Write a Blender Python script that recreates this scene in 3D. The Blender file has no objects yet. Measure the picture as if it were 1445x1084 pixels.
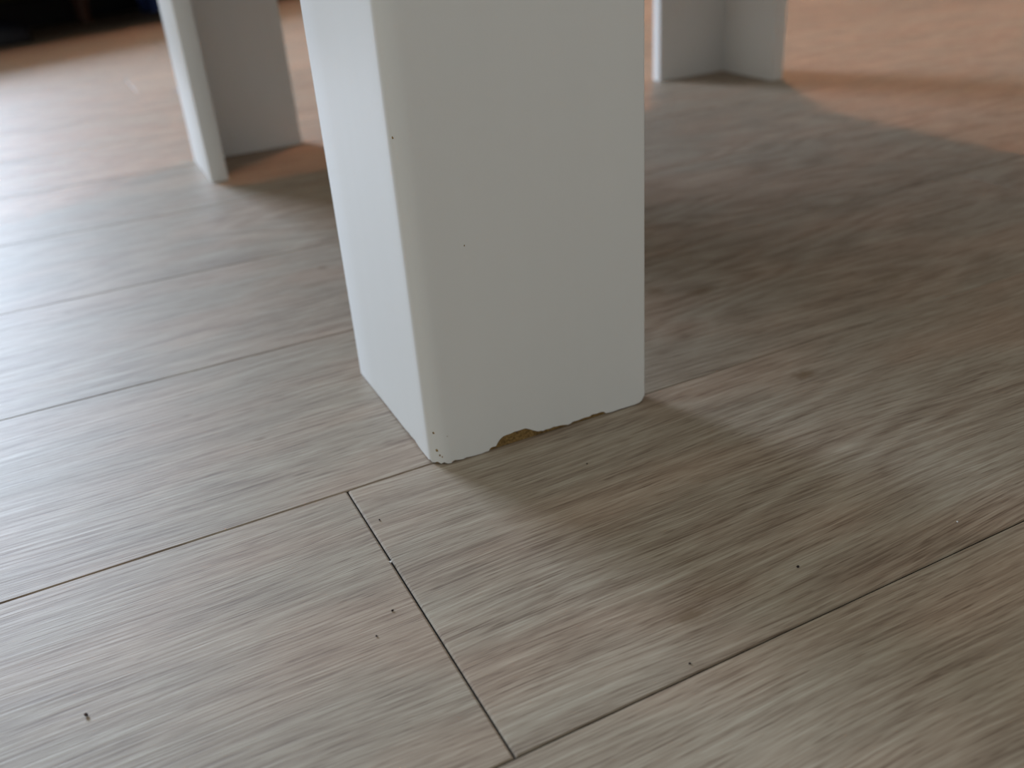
import bpy, bmesh, math, random
from mathutils import Matrix, Vector

random.seed(7)
scene = bpy.context.scene
COL = scene.collection

# ------------------------------------------------------------------ camera
CAM_POS = Vector((-0.13217, -0.39662, 0.26748))
RIGHT = Vector((0.89040994, -0.45008093, -0.06780333))
UP = Vector((0.26739181, 0.3967009, 0.87814009))
FWD = Vector((0.36833647, 0.80003472, -0.47357438))
FPX = 1310.87
cam_data = bpy.data.cameras.new('camera')
cam = bpy.data.objects.new('camera', cam_data)
COL.objects.link(cam)
m = Matrix.Identity(4)
for i in range(3):
    m[i][0] = RIGHT[i]
    m[i][1] = UP[i]
    m[i][2] = -FWD[i]
    m[i][3] = CAM_POS[i]
cam.matrix_world = m
cam_data.sensor_fit = 'HORIZONTAL'
cam_data.sensor_width = 36.0
cam_data.lens = FPX / 1445.0 * 36.0
cam_data.clip_start = 0.01
cam_data.clip_end = 60
cam_data.dof.use_dof = True
cam_data.dof.focus_distance = 0.425
cam_data.dof.aperture_fstop = 7.6
scene.camera = cam

# ------------------------------------------------------------------ light
world = bpy.data.worlds.new('room_ambient')
scene.world = world
world.use_nodes = True
bg = world.node_tree.nodes['Background']
bg.inputs['Color'].default_value = (0.98, 1.0, 0.93, 1)
bg.inputs['Strength'].default_value = 0.52

WALL_Y = 4.1
WIN_X0, WIN_X1, WIN_Z0, WIN_Z1 = -1.95, -0.42, 0.95, 2.50


def area_light(name, loc, size_x, size_y, target, power, color):
    d = bpy.data.lights.new(name, 'AREA')
    d.shape = 'RECTANGLE'
    d.size = size_x
    d.size_y = size_y
    d.energy = power
    d.color = color
    o = bpy.data.objects.new(name, d)
    o.location = loc
    o.rotation_euler = (Vector(target) - Vector(loc)).to_track_quat('-Z', 'Y').to_euler()
    COL.objects.link(o)
    return o


wx, wz = (WIN_X0 + WIN_X1) / 2, (WIN_Z0 + WIN_Z1) / 2
area_light('window_daylight', (wx, WALL_Y - 0.03, wz), WIN_X1 - WIN_X0 - 0.12, WIN_Z1 - WIN_Z0 - 0.12,
           (wx, 0, wz), 250, (0.68, 0.81, 1.0))

LAMP = Vector((1.34, 1.72, 1.88))
scene.view_settings.view_transform = 'Standard'
scene.view_settings.look = 'None'
scene.view_settings.gamma = 1.0
scene.view_settings.use_curve_mapping = False
scene.view_settings.exposure = 0.0


# ------------------------------------------------------------------ helpers
def tag(o, label=None, cat=None, group=None, kind=None):
    if label: o['label'] = label
    if cat: o['category'] = cat
    if group: o['group'] = group
    if kind: o['kind'] = kind
    return o


def empty(name, loc=(0, 0, 0), rz=0.0):
    o = bpy.data.objects.new(name, None)
    o.location = loc
    o.rotation_euler = (0, 0, rz)
    o.empty_display_size = 0.05
    COL.objects.link(o)
    return o


def link(name, me, mat=None, parent=None, loc=(0, 0, 0), smooth=None):
    if mat is not None and not me.materials:
        me.materials.append(mat)
    if smooth is not None:
        me.polygons.foreach_set('use_smooth', [True] * len(me.polygons))
        me.set_sharp_from_angle(angle=math.radians(smooth))
    o = bpy.data.objects.new(name, me)
    o.location = loc
    COL.objects.link(o)
    if parent is not None:
        o.parent = parent
    return o


def bm_mesh(name, bm):
    bmesh.ops.recalc_face_normals(bm, faces=bm.faces[:])
    me = bpy.data.meshes.new(name)
    bm.to_mesh(me)
    bm.free()
    return me


def box(bm, x0, x1, y0, y1, z0, z1, bevel=0.0, seg=2):
    r = bmesh.ops.create_cube(bm, size=1.0)
    vs = r['verts']
    for v in vs:
        v.co = Vector((x0 + (v.co.x + .5) * (x1 - x0), y0 + (v.co.y + .5) * (y1 - y0), z0 + (v.co.z + .5) * (z1 - z0)))
    if bevel > 0:
        es = {e for v in vs for e in v.link_edges}
        bmesh.ops.bevel(bm, geom=list(es), offset=bevel, segments=seg, profile=.5, affect='EDGES')


def box_mesh(name, *a, **k):
    bm = bmesh.new()
    box(bm, *a, **k)
    return bm_mesh(name, bm)


def prism(name, outline, z0, z1, zbots=None, lip=None):
    """outline: ccw list of (x, y).  zbots: own lower height for each point."""
    bm = bmesh.new()
    n = len(outline)
    zb = zbots or [z0] * n
    lo = [bm.verts.new((x, y, z)) for (x, y), z in zip(outline, zb)]
    hi = [bm.verts.new((x, y, z1)) for (x, y) in outline]
    for i in range(n):
        j = (i + 1) % n
        bm.faces.new((lo[i], lo[j], hi[j], hi[i]))
    bm.faces.new(hi)
    if lip:
        ins = [bm.verts.new((x, y, z)) for (x, y), z in zip(lip, zb)]
        for i in range(n):
            j = (i + 1) % n
            bm.faces.new((lo[j], lo[i], ins[i], ins[j]))
    else:
        bm.faces.new(lo[::-1])
    bmesh.ops.triangulate(bm, faces=[f for f in bm.faces if len(f.verts) > 4])
    return bm_mesh(name, bm)


# ------------------------------------------------------------------ materials
class NT:
    def __init__(self, name):
        self.mat = bpy.data.materials.new(name)
        self.mat.use_nodes = True
        self.t = self.mat.node_tree
        self.bsdf = self.t.nodes['Principled BSDF']

    def put(self, sock, val):
        if isinstance(val, bpy.types.NodeSocket):
            self.t.links.new(val, sock)
        elif val is not None:
            if isinstance(val, (tuple, list)) and len(val) == 3 and sock.type == 'RGBA':
                val = (*val, 1)
            sock.default_value = val

    def math(self, op, a, b=None, c=None, clamp=False):
        n = self.t.nodes.new('ShaderNodeMath')
        n.operation = op
        n.use_clamp = clamp
        for i, v in enumerate((a, b, c)):
            if v is not None:
                self.put(n.inputs[i], v)
        return n.outputs[0]

    def vmath(self, op, a, b=None):
        n = self.t.nodes.new('ShaderNodeVectorMath')
        n.operation = op
        self.put(n.inputs[0], a)
        if b is not None:
            self.put(n.inputs[1], b)
        return n.outputs['Value'] if op in ('LENGTH', 'DOT_PRODUCT', 'DISTANCE') else n.outputs[0]

    def noise(self, vec, scale=1.0, detail=2.0, rough=.5, dist=0.0):
        n = self.t.nodes.new('ShaderNodeTexNoise')
        self.put(n.inputs['Vector'], vec)
        n.inputs['Scale'].default_value = scale
        n.inputs['Detail'].default_value = detail
        n.inputs['Roughness'].default_value = rough
        n.inputs['Distortion'].default_value = dist
        return n.outputs['Fac']

    def ramp(self, fac, stops):
        n = self.t.nodes.new('ShaderNodeValToRGB')
        el = n.color_ramp.elements
        while len(el) < len(stops):
            el.new(0.5)
        for e, (p, c) in zip(el, stops):
            e.position = p
            e.color = (*c, 1) if len(c) == 3 else c
        self.put(n.inputs[0], fac)
        return n.outputs[0]

    def map(self, v, a, b, c=0.0, d=1.0):
        n = self.t.nodes.new('ShaderNodeMapRange')
        self.put(n.inputs[0], v)
        for i, q in enumerate((a, b, c, d)):
            n.inputs[i + 1].default_value = q
        return n.outputs[0]

    def mix(self, fac, a, b, mode='MIX'):
        n = self.t.nodes.new('ShaderNodeMix')
        n.data_type = 'RGBA'
        n.blend_type = mode
        self.put(n.inputs[0], fac)
        self.put(n.inputs[6], a)
        self.put(n.inputs[7], b)
        return n.outputs[2]

    def bump(self, h, strength, dist, normal=None):
        n = self.t.nodes.new('ShaderNodeBump')
        n.inputs['Strength'].default_value = strength
        n.inputs['Distance'].default_value = dist
        self.put(n.inputs['Height'], h)
        if normal is not None:
            self.put(n.inputs['Normal'], normal)
        return n.outputs[0]

    def node(self, kind):
        return self.t.nodes.new(kind)


def simple(name, color, rough=.5, var=.12, scale=20.0, bump=0.0, spec=.5, stretch=(1, 1, 1)):
    n = NT(name)
    tc = n.node('ShaderNodeTexCoord').outputs['Object']
    v = n.vmath('MULTIPLY', tc, stretch)
    f = n.noise(v, scale, 3, .55)
    lo = tuple(c * (1 - var) for c in color)
    hi = tuple(min(1, c * (1 + var)) for c in color)
    n.put(n.bsdf.inputs['Base Color'], n.ramp(f, [(.3, lo), (.7, hi)]))
    n.bsdf.inputs['Roughness'].default_value = rough
    n.bsdf.inputs['Specular IOR Level'].default_value = spec
    if bump:
        n.put(n.bsdf.inputs['Normal'], n.bump(f, .5, bump))
    return n.mat


# knots and stains printed in the laminate, (x, y, length, width, strength)
KNOTS = [(-.074, .077, .0028, .0014, .8), (-.106, .130, .0026, .0016, .5), (-.158, .353, .0030, .0028, .55),
         (.036, .323, .0038, .0038, .6), (.226, -.032, .0075, .0042, .85), (.254, .104, .0110, .0062, .7),
         (.227, .125, .0060, .0060, .6), (.376, .046, .0150, .0050, .6), (.047, -.164, .0070, .0042, .6),
         (.020, .290, .0100, .0050, .4), (.060, -.155, .011, .004, .35)]


def wood_material():
    n = NT('oak_laminate')
    tc = n.node('ShaderNodeTexCoord').outputs['Object']
    pos = n.node('ShaderNodeNewGeometry').outputs['Position']
    rnd = n.node('ShaderNodeObjectInfo').outputs['Random']
    cx = n.node('ShaderNodeCombineXYZ')
    n.put(cx.inputs[0], n.math('MULTIPLY', rnd, 37.0))
    n.put(cx.inputs[1], n.math('MULTIPLY', rnd, 11.3))
    n.put(cx.inputs[2], n.math('MULTIPLY', rnd, 5.7))
    q = n.vmath('ADD', tc, cx.outputs[0])
    # the fibres swing round a little
    sw = n.noise(n.vmath('MULTIPLY', q, (2.6, 7.0, 1.0)), 1.0, 1.5, .5)
    off = n.node('ShaderNodeCombineXYZ')
    n.put(off.inputs[1], n.math('MULTIPLY', n.math('SUBTRACT', sw, .5), .042))
    qs = n.vmath('ADD', q, off.outputs[0])
    # cathedral figure: contour lines of a stretched field, broken up by fine wobble
    fld = n.noise(n.vmath('MULTIPLY', q, (3.0, 13.0, 1.0)), 1.0, 1.0, .4)
    wv = n.noise(n.vmath('MULTIPLY', q, (55.0, 260.0, 1.0)), 1.0, 2.0, .5)
    ring = n.math('PINGPONG', n.math('ADD', n.math('MULTIPLY', fld, 24.0), n.math('MULTIPLY', wv, .9)), 1.0)
    st1 = n.noise(n.vmath('MULTIPLY', qs, (15.0, 560.0, 1.0)), 1.0, 3.0, .66)
    st2 = n.noise(n.vmath('MULTIPLY', qs, (42.0, 1500.0, 1.0)), 1.0, 2.0, .65)
    pore = n.noise(n.vmath('MULTIPLY', qs, (75.0, 1150.0, 1.0)), 1.0, 1.0, .5)
    blo = n.noise(n.vmath('MULTIPLY', qs, (6.0, 60.0, 1.0)), 1.0, 2.0, .5)
    cloud = n.noise(n.vmath('MULTIPLY', q, (9.0, 18.0, 1.0)), 1.0, 2.0, .5)
    # where the cathedral lines show
    msk = n.map(n.noise(n.vmath('MULTIPLY', q, (1.8, 7.0, 1.0)), 1.0, 0.0), .40, .58)
    grain = n.math('MULTIPLY_ADD', n.math('SUBTRACT', st1, .5), 1.22, .5)
    grain = n.math('ADD', grain, n.math('MULTIPLY', n.math('SUBTRACT', st2, .5), 1.25))
    grain = n.math('ADD', grain, n.math('MULTIPLY', n.math('SUBTRACT', blo, .5), .26))
    grain = n.math('ADD', grain, n.math('MULTIPLY', n.math('SUBTRACT', cloud, .5), .16))
    grain = n.math('ADD', grain, n.math('MULTIPLY', n.math('MULTIPLY', n.math('SUBTRACT', ring, .5), msk), .25))
    grain = n.math('SUBTRACT', grain, n.map(pore, .60, .76, 0.0, .30))
    col = n.ramp(grain, [(.08, (.165, .118, .082)), (.40, (.278, .222, .165)),
                         (.60, (.338, .283, .216)), (.95, (.430, .380, .302))])
    # pinkish and greenish drift
    col = n.mix(n.map(cloud, .40, .62), col, n.mix(1.0, col, (1.05, .955, .92), 'MULTIPLY'))
    # plank to plank
    tint = n.map(rnd, 0, 1, .93, 1.05)
    cc = n.node('ShaderNodeCombineXYZ')
    for i in range(3):
        n.put(cc.inputs[i], tint)
    col = n.mix(1.0, col, cc.outputs[0], 'MULTIPLY')
    # knots
    ksum = None
    wob = n.math('MULTIPLY', n.math('SUBTRACT', n.noise(pos, 260.0, 2.0), .5), 1.3)
    for (kx, ky, kl, kw, ks) in KNOTS:
        d = n.vmath('MULTIPLY', n.vmath('SUBTRACT', pos, (kx, ky, 0)), (1 / kl, 1 / kw, 0))
        r = n.math('ADD', n.vmath('LENGTH', d), wob)
        k = n.map(r, 1.5, .3, 0.0, ks)
        ksum = k if ksum is None else n.math('MAXIMUM', ksum, k)
    col = n.mix(n.math('MULTIPLY', ksum, .95), col, (.150, .095, .050))
    n.put(n.bsdf.inputs['Base Color'], col)
    n.put(n.bsdf.inputs['Roughness'], n.map(st1, .2, .8, .58, .48))
    n.bsdf.inputs['Specular IOR Level'].default_value = .5
    h = n.math('ADD', n.math('MULTIPLY', st1, .7), n.math('MULTIPLY', st2, .3))
    n.put(n.bsdf.inputs['Normal'], n.bump(h, .70, .00034))
    return n.mat


def lacquer_material():
    n = NT('white_lacquer')
    tc = n.node('ShaderNodeTexCoord').outputs['Object']
    f = n.noise(tc, 900.0, 2.0, .6)
    g = n.noise(n.vmath('MULTIPLY', tc, (60, 60, 6)), 1.0, 2.0, .5)
    n.put(n.bsdf.inputs['Base Color'], n.ramp(g, [(.3, (.775, .782, .772)), (.7, (.785, .792, .782))]))
    n.bsdf.inputs['Roughness'].default_value = .38
    n.put(n.bsdf.inputs['Normal'], n.bump(f, .12, .0002))
    return n.mat


def chipboard_material():
    n = NT('chipboard')
    tc = n.node('ShaderNodeTexCoord').outputs['Object']
    f = n.noise(tc, 700.0, 3.0, .65)
    n.put(n.bsdf.inputs['Base Color'], n.ramp(f, [(.28, (.07, .038, .012)), (.5, (.25, .148, .045)), (.75, (.42, .28, .10))]))
    n.bsdf.inputs['Roughness'].default_value = .9
    n.put(n.bsdf.inputs['Normal'], n.bump(f, 1.0, .0012))
    return n.mat


M_WOOD = wood_material()
M_WHITE = lacquer_material()
M_CHIP = chipboard_material()
M_SUB = simple('dark_underlay', (.035, .032, .026), .95)
M_WALL = simple('wall_paint', (.30, .235, .175), .9, .03, 40, .0005)
M_WALL2 = simple('light_wall_paint', (.60, .585, .53), .9, .03, 40, .0005)
M_TRIM = simple('white_trim', (.78, .78, .76), .5, .03, 30)
M_GLASS = NT('window_glass')
M_GLASS.bsdf.inputs['Transmission Weight'].default_value = 1.0
M_GLASS.bsdf.inputs['Roughness'].default_value = .02
M_GLASS = M_GLASS.mat
M_SOFA = simple('black_sofa_fabric', (.012, .012, .014), .95, .3, 200, .0006)
M_DARKWOOD = simple('reddish_brown_wood', (.085, .030, .014), .45, .3, 14, .0004, stretch=(10, 10, 1))
M_NAVY = simple('navy_leather', (.008, .012, .022), .6, .3, 60, .0005)
M_GREYFELT = simple('grey_felt', (.11, .105, .10), .95, .2, 90, .0005)
M_RUBBER = simple('black_rubber', (.008, .009, .011), .7, .2, 60)
M_BLUE = simple('blue_canvas', (.045, .090, .300), .85, .25, 120, .0006)
M_OLIVE = simple('olive_canvas', (.045, .045, .016), .9, .25, 120, .0006)
M_DUST = simple('dark_crumb', (.020, .010, .010), .9, .4, 900)
M_GRAIN = simple('white_sugar_grain', (.85, .85, .88), .2, .05, 900)

# ------------------------------------------------------------------ floor of laid planks
FX0, FX1, FY0, FY1 = -4.2, 5.2, -2.66, WALL_Y
floor = link('floor', box_mesh('floor', FX0, FX1, FY0, FY1, -.020, -.0085), M_SUB)
tag(floor, 'greyish oak laminate floor of long planks', kind='structure')
PW, PL, PT = .19, 1.285, .0082
GAP, CH = .00035, .00085          # half the joint, the edge chamfer


def plank_mesh():
    hx, hy = PL / 2 - GAP, PW / 2 - GAP
    rings = [(hx, hy, -PT), (hx, hy, -CH * .95), (hx - CH * 1.02, hy - CH * .5, 0.0)]
    vs, fs = [], []
    for (a, b, z) in rings:
        vs += [(-a, -b, z), (a, -b, z), (a, b, z), (-a, b, z)]
    for k in range(2):
        for i in range(4):
            j = (i + 1) % 4
            fs.append((k * 4 + i, k * 4 + j, k * 4 + 4 + j, k * 4 + 4 + i))
    fs.append((8, 9, 10, 11))
    fs.append((3, 2, 1, 0))
    me = bpy.data.meshes.new('plank')
    me.from_pydata(vs, [], fs)
    me.materials.append(M_WOOD)
    me.materials.append(M_SUB)
    for i in range(4):
        me.polygons[i].material_index = 1
    return me


PM = plank_mesh()
XJ = -.0468
OFFS = {-1: 0.0, 0: .66, -2: .92, 1: .97, 2: 1.105, 3: .31, 4: .42, 5: .50, 6: .12}
row = round(FY0 / PW)
while row * PW < FY1 - .01:
    off = OFFS.get(row, random.random() * PL)
    x = XJ + off
    while x > FX0 + .02:
        x -= PL
    while x < FX1 - .02:
        if x + PL > FX0 + .3:
            p = bpy.data.objects.new('plank', PM)
            p.location = (x + PL / 2, (row + .5) * PW, 0)
            p.parent = floor
            COL.objects.link(p)
        x += PL
    row += 1

# ------------------------------------------------------------------ far wall with the window
bm = bmesh.new()
T = .12
box(bm, FX0, WIN_X0, WALL_Y, WALL_Y + T, 0, 3.0)
box(bm, WIN_X1, FX1, WALL_Y, WALL_Y + T, 0, 3.0)
box(bm, WIN_X0, WIN_X1, WALL_Y, WALL_Y + T, 0, WIN_Z0)
box(bm, WIN_X0, WIN_X1, WALL_Y, WALL_Y + T, WIN_Z1, 3.0)
tag(link('wall_back', bm_mesh('wall_back', bm), M_WALL), 'plain warm brown wall behind the daybed', kind='structure')
tag(link('wall_right', box_mesh('wall_right', FX1 - 1.9, FX1 - 1.78, FY0, WALL_Y, 0.0005, 3.0), M_WALL), 'plain warm brown wall at the right of the room', kind='structure')
tag(link('wall_front', box_mesh('wall_front', FX0, FX1 - 1.9, FY0 - .12, FY0, 0.0005, 3.0), M_WALL2), 'plain light wall behind the viewer', kind='structure')
win = tag(empty('window_1', (wx, WALL_Y + .06, WIN_Z0)), 'wide white framed window in the far wall', kind='structure')
hw, hh = (WIN_X1 - WIN_X0) / 2, WIN_Z1 - WIN_Z0
bm = bmesh.new()
box(bm, -hw, hw, -.04, .04, 0, .06)
box(bm, -hw, hw, -.04, .04, hh - .06, hh)
for xx in (-hw, -.03, hw - .06):
    box(bm, xx, xx + .06, -.04, .04, .06, hh - .06)
link('window_frame', bm_mesh('window_frame', bm), M_TRIM, win)
for s in (-1, 1):
    link('pane', box_mesh('pane', min(s * .03, s * (hw - .06)), max(s * .03, s * (hw - .06)), .0, .006, .06, hh - .06), M_GLASS, win)
bm = bmesh.new()
box(bm, WIN_X0 - .04, WIN_X1 + .04, WALL_Y - .16, WALL_Y - .001, WIN_Z0 - .03, WIN_Z0, .004)
tag(link('trim_1', bm_mesh('window_sill', bm), M_TRIM), 'white window sill board', kind='structure')
tag(link('baseboard_back', box_mesh('baseboard_back', FX0, FX1, WALL_Y - .015, WALL_Y - .0005, 0.0005, .07, bevel=.003), M_TRIM),
    'white baseboard along the far wall', kind='structure')

# ------------------------------------------------------------------ white table
LA, LB, LT = .1303, .1285, .01855       # the two arms of a leg and their thickness
TX, TY, PHI = .7918, .7939, -.01535
HB, HT = .272, .318                      # underside and top of the table top
table = tag(empty('coffee_table', (-.0002, -.0056, 0), PHI),
            'white lacquered square coffee table with flat right-angled panel legs, one leg chipped', 'table')


def arc(cx, cy, r, a0, a1, n):
    return [(cx + r * math.cos(math.radians(a0 + (a1 - a0) * i / n)), cy + r * math.sin(math.radians(a0 + (a1 - a0) * i / n))) for i in range(n + 1)]


def leg_outline(inset=0.0, mid=None):
    """L section, outer corner at the origin, counter-clockwise, starting on the rounded corner."""
    d, R, e = inset, .0092, .0009
    a, b, t = LA - d, LB - d, LT - d
    o = arc(R, R, R - d, 180, 270, 8)
    o += [(x, d) for x in (mid or [])]
    o += arc(a - e, d + e, e, -90, 0, 2) + arc(a - e, t - e, e, 0, 90, 2)
    o += [(t, t)]
    o += arc(t - e, b - e, e, 0, 90, 2) + arc(d + e, b - e, e, 90, 180, 2)
    o += [(d, y) for y in ((mid and [.1, .078, .044, .040, .036, .030, .026, .020, .014]) or [])]
    return o


# lower edge of the paint on the chipped leg, (distance from the corner, height) in mm
CHIPS = [(10.0, 1.0), (11.4, 1.4), (13.4, .9), (16, .4), (18.2, .9), (20.2, .5), (24, .3), (27, .2), (29.5, .5),
         (31.2, .5), (32.2, 1.9), (33.6, 2.2), (35.4, 1.9), (36.2, 3.0), (37.1, 4.3), (38.4, 5.6), (40.1, 6.6), (42.4, 6.9), (44.8, 6.9),
         (47.0, 7.4), (48.8, 7.2), (51.3, 7.3), (53.6, 7.3), (55.0, 6.6), (56.4, 5.8), (58.8, 4.2), (61.2, 2.9), (63, 2.8), (64.2, 2.3),
         (65.9, 2.7), (68.6, 2.3), (70.4, 2.8), (72.6, 2.4), (75, 2.3), (78.1, 1.7), (79.9, 1.1), (81.4, 1.4), (82.9, 2.1), (86, 2.0),
         (90, 2.4), (93.5, 2.1), (95.1, 2.9), (98.4, 2.5), (101, 2.7), (102.7, 2.3), (104.2, .8), (108, .5), (112.8, .7), (118, .6),
         (124, .6), (126.4, .9), (128.0, 1.8), (128.9, 3.2)]
MIDX = [c[0] / 1000 for c in CHIPS]


def chipped_leg():
    out = leg_outline(0.0, MIDX)
    lip = leg_outline(.0011, MIDX)
    zb = []
    zmap = dict((round(c[0] / 1000, 6), c[1] / 1000) for c in CHIPS)
    rim = [.0008, .0014, .0006, .0011, .0019, .0008, .0016, .0005, .0003]
    k = 0
    xside = {.044: .0010, .040: .0016, .036: .0013, .030: .0020, .026: .0012, .020: .0006, .014: .0008, .078: .0010, .1: .0007}
    for i, (x, y) in enumerate(out):
        if i < 9:
            z = rim[i]
        elif abs(y) < 1e-9 and round(x, 6) in zmap:
            z = zmap[round(x, 6)]
        elif abs(x) < 1e-9 and round(y, 6) in xside:
            z = xside[round(y, 6)]
        elif x > LA - .0012:
            z = .0042
        else:
            z = .0003
        zb.append(z)
    leg = link('leg', prism('leg', out, 0, HB, zb, lip), M_WHITE, table, smooth=32)
    leg['label'] = 'white front leg with paint chipped off its lower edge'
    core = link('chipboard_core', prism('chipboard_core', leg_outline(.0010), .0002, HB - .002), M_CHIP, leg, smooth=32)
    core['label'] = 'bare brown chipboard showing under the chipped paint'
    # small knocks in the paint
    specks = [(.0024, 19.6, .9), (.0029, 9.0, 1.1), (.0040, 6.0, .8), (.0050, 5.0, .6), (.0013, 172.2, .75), (.0285, 117.3, .55), (.0088, 17.0, .35)]
    R = .0092
    for (sx, sz, rad) in specks:
        if sx < R:
            ang = math.acos(max(-1, min(1, (R - sx) / R)))
            nx, ny = -math.cos(ang), -math.sin(ang)
            cxy = (R + R * nx, R + R * ny)
        else:
            nx, ny = 0, -1
            cxy = (sx, 0)
        tx, ty = -ny, nx
        b2 = bmesh.new()
        loops = []
        for (off, kk) in ((-.0004, 1.0), (.00004, .8)):
            lp = []
            for i in range(9):
                a = 2 * math.pi * i / 9
                rr = rad / 1000 * kk * (1 + .35 * math.sin(3.1 * i + sz))
                lp.append(b2.verts.new((cxy[0] + nx * off + tx * rr * .75 * math.cos(a), cxy[1] + ny * off + ty * rr * .75 * math.cos(a),
                                        sz / 1000 + rr * math.sin(a))))
            loops.append(lp)
        for i in range(9):
            j = (i + 1) % 9
            b2.faces.new((loops[0][i], loops[0][j], loops[1][j], loops[1][i]))
        b2.faces.new(loops[1])
        b2.faces.new(loops[0][::-1])
        link('paint_chip', bm_mesh('paint_chip', b2), M_CHIP, leg)


chipped_leg()


def plain_leg(fx, fy):
    o = leg_outline()
    pts = [((TX - x) if fx else x, (TY - y) if fy else y) for x, y in o]
    if fx != fy:
        pts.reverse()
    link('leg', prism('leg', pts, 0.0, HB), M_WHITE, table, smooth=32)


plain_leg(0, 1)
plain_leg(1, 1)
plain_leg(1, 0)
r = .012
top = (arc(r, r, r, 180, 270, 6) + arc(TX - r, r, r, 270, 360, 6) + arc(TX - r, TY - r, r, 0, 90, 6) + arc(r, TY - r, r, 90, 180, 6))
link('tabletop', prism('tabletop', top, HB, HT), M_WHITE, table, smooth=32)

# ------------------------------------------------------------------ daybed in the background and what lies under it
bed = tag(empty('daybed', (.025, 2.71, 0), math.radians(30)), 'low black daybed standing askew in the background on reddish wooden feet', 'daybed')
W2, D2 = 1.0, .42
link('frame', box_mesh('frame', -W2, W2, -D2, D2, .13, .19, bevel=.012), M_SOFA, bed)
link('mattress', box_mesh('mattress', -W2 + .02, W2 - .02, -D2 + .02, D2 - .02, .19, .27, bevel=.03, seg=3), M_SOFA, bed)
for s_ in (-1, 1):
    link('bolster', box_mesh('bolster', min(s_ * (W2 - .02), s_ * (W2 - .17)), max(s_ * (W2 - .02), s_ * (W2 - .17)), -D2 + .03, D2 - .03, .27, .36, bevel=.04, seg=4), M_SOFA, bed, smooth=50)


def foot(x, y):
    b2 = bmesh.new()
    bmesh.ops.create_cone(b2, cap_ends=True, segments=16, radius1=.018, radius2=.030, depth=.13)
    bmesh.ops.translate(b2, verts=b2.verts[:], vec=(x, y, .065))
    link('foot', bm_mesh('foot', b2), M_DARKWOOD, bed, smooth=40)


for sx in (-.9, .015, .9):
    foot(sx, .0)
for sx in (-.9, .9):
    for sy in (-.36, .36):
        foot(sx, sy)


def slipper(loc, rz):
    root = tag(empty('slipper', loc, rz), 'dark navy slipper with a grey cuff lying at the daybed', 'slipper')
    outl = []
    for i in range(28):
        a = 2 * math.pi * i / 28
        w = .044 + .010 * math.cos(a)
        outl.append((.135 * math.cos(a), w * math.sin(a)))
    link('sole', prism('sole', outl, 0, .016), M_RUBBER, root, smooth=40)
    b2 = bmesh.new()
    rows = []
    for i in range(9):
        u = i / 8
        x = -.01 + .14 * u
        wid = (.052 + .004 * math.sin(u * 3)) * math.sqrt(max(.02, 1 - (u * .97) ** 4))
        h = .058 * (1 - .55 * u ** 2)
        rows.append([b2.verts.new((x, wid * math.cos(math.pi * j / 10), .014 + h * math.sin(math.pi * j / 10))) for j in range(11)])
    for i in range(8):
        for j in range(10):
            b2.faces.new((rows[i][j], rows[i + 1][j], rows[i + 1][j + 1], rows[i][j + 1]))
    b2.faces.new(rows[8])
    link('upper', bm_mesh('upper', b2), M_NAVY, root, smooth=60)
    link('lining', prism('lining', [(x * .9, y * .85) for x, y in outl], .016, .021), M_GREYFELT, root, smooth=40)
    cuff = [(-.045 + .055 * math.cos(2 * math.pi * i / 24), .047 * math.sin(2 * math.pi * i / 24)) for i in range(24)]
    link('cuff', prism('cuff', cuff, .040, .082), M_GREYFELT, root, smooth=40)
    back = [(-.055 + .075 * math.cos(2 * math.pi * i / 24), .050 * math.sin(2 * math.pi * i / 24)) for i in range(24)]
    link('heel', prism('heel', back, .014, .056), M_NAVY, root, smooth=40)


slipper((-.245, 2.34, 0), math.radians(12))


def bag(name, label, cat, loc, rz, w, d, h, mat):
    root = tag(empty(name, loc, rz), label, cat)
    b2 = bmesh.new()
    box(b2, -w / 2, w / 2, -d / 2, d / 2, 0, h)
    bmesh.ops.subdivide_edges(b2, edges=b2.edges[:], cuts=5, use_grid_fill=True)
    for v in b2.verts:
        k = v.co.z / h
        bul = 1 + .12 * math.sin(math.pi * k)
        v.co.x *= bul * (1 - .10 * k)
        v.co.y *= bul * (1 - .25 * k)
        v.co.x += .006 * math.sin(40 * v.co.z + 30 * v.co.y)
        v.co.y += .005 * math.sin(35 * v.co.x)
    link('body', bm_mesh(name, b2), mat, root, smooth=70)
    c = bpy.data.curves.new('handle', 'CURVE')
    c.dimensions = '3D'
    c.bevel_depth = .006
    sp = c.splines.new('POLY')
    sp.points.add(10)
    for i in range(11):
        a = math.pi * i / 10
        sp.points[i].co = (w * .22 * math.cos(a), 0, h * .94 + .03 * math.sin(a), 1)
    tmp = bpy.data.objects.new('tmp', c)
    COL.objects.link(tmp)
    dg = bpy.context.evaluated_depsgraph_get()
    me = bpy.data.meshes.new_from_object(tmp.evaluated_get(dg))
    bpy.data.objects.remove(tmp)
    me.materials.clear()
    link('handle', me, mat, root)


bag('blue_bag', 'small dark blue canvas pouch on the floor under the daybed', 'bag', (.285, 2.83, 0), .5, .15, .07, .09, M_BLUE)
sb = tag(empty('storage_box', (-.075, 2.90, 0), math.radians(32)), 'flat black storage box with an olive lid under the daybed', 'box')
link('box_body', box_mesh('box_body', -.27, .27, -.13, .13, 0, .072, bevel=.006), M_RUBBER, sb)
link('lid', box_mesh('lid', -.275, .275, -.135, .135, .0725, .100, bevel=.004), M_OLIVE, sb)

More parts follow.
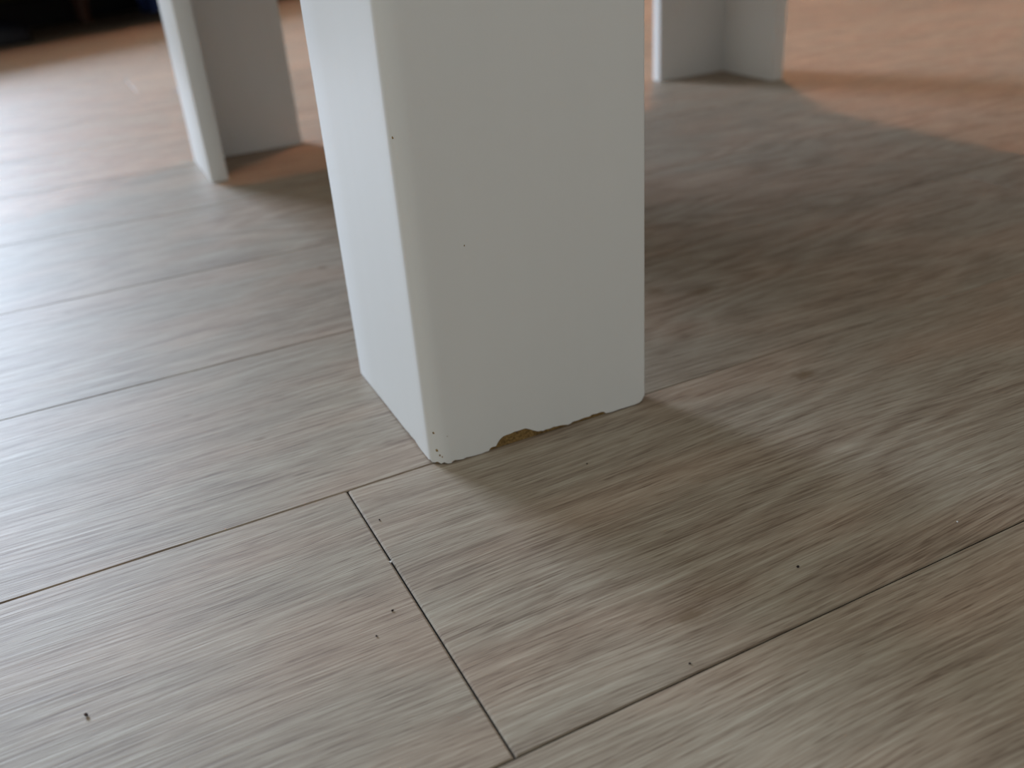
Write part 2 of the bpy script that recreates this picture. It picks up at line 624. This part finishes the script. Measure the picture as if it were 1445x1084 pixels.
# ------------------------------------------------------------------ warm ceiling lamp over the next table
lamp = tag(empty('pendant_lamp', (LAMP.x, LAMP.y, LAMP.z)), 'round pendant lamp with a warm bulb hanging above the floor', 'lamp')
b2 = bmesh.new()
prof = [(.03, .13), (.06, .12), (.12, .07), (.17, .0), (.168, -.004), (.116, .066), (.056, .114), (.028, .124)]
N = 32
ringv = [[b2.verts.new((r_ * math.cos(2 * math.pi * i / N), r_ * math.sin(2 * math.pi * i / N), z_)) for i in range(N)] for r_, z_ in prof]
for k in range(len(prof) - 1):
    for i in range(N):
        j = (i + 1) % N
        b2.faces.new((ringv[k][i], ringv[k][j], ringv[k + 1][j], ringv[k + 1][i]))
link('lamp_shade', bm_mesh('lamp_shade', b2), M_TRIM, lamp, smooth=40)
b2 = bmesh.new()
bmesh.ops.create_cone(b2, cap_ends=True, segments=8, radius1=.004, radius2=.004, depth=.4)
bmesh.ops.translate(b2, verts=b2.verts[:], vec=(0, 0, .325))
link('cord', bm_mesh('cord', b2), M_RUBBER, lamp)
ld = bpy.data.lights.new('warm_bulb', 'POINT')
ld.energy = 33
ld.color = (1.0, .44, .22)
ld.shadow_soft_size = .035
lo = bpy.data.objects.new('warm_bulb', ld)
lo.parent = lamp
COL.objects.link(lo)

# ------------------------------------------------------------------ crumbs
def crumb(name, label, x, y, size, mat, seed, group=None):
    rr = random.Random(seed)
    b2 = bmesh.new()
    bmesh.ops.create_icosphere(b2, subdivisions=1, radius=size)
    for v in b2.verts:
        v.co *= 1 + rr.uniform(-.3, .3)
        v.co.z *= .7
    zmin = min(v.co.z for v in b2.verts)
    bmesh.ops.translate(b2, verts=b2.verts[:], vec=(0, 0, -zmin))
    tag(link(name, bm_mesh(name, b2), mat, loc=(x, y, 0)), label, 'crumb', group)


crumb('sugar_grain', 'tiny glittering white grain lying in the short joint between planks', -.0474, -.066, .0007, M_GRAIN, 1)
crumb('crumb', 'dark crumb on the plank at the lower left, largest of the crumbs', -.180, -.091, .00085, M_DUST, 2)
crumb('crumb', 'dark crumb on the floor left of the short plank joint', -.058, -.097, .0006, M_DUST, 3)
crumb('crumb', 'thin dark crumb on the floor nearest the bottom end of the short joint', -.069, -.108, .0005, M_DUST, 4)
crumb('crumb', 'small black crumb on the shaded plank at the right of the table leg', .104, -.163, .0006, M_DUST, 5)
crumb('crumb', 'dark speck just right of the upper end of the short joint', -.041, -.033, .0005, M_DUST, 6)
crumb('crumb', 'dark speck beside the long seam at the bottom right', .031, -.185, .0005, M_DUST, 8)
crumb('crumb', 'faint speck on the floor in front of the chipped table leg', .069, -.045, .0005, M_DUST, 9)
crumb('sugar_grain', 'tiny white grain on the dark plank near the right edge', .185, -.176, .0005, M_GRAIN, 10)
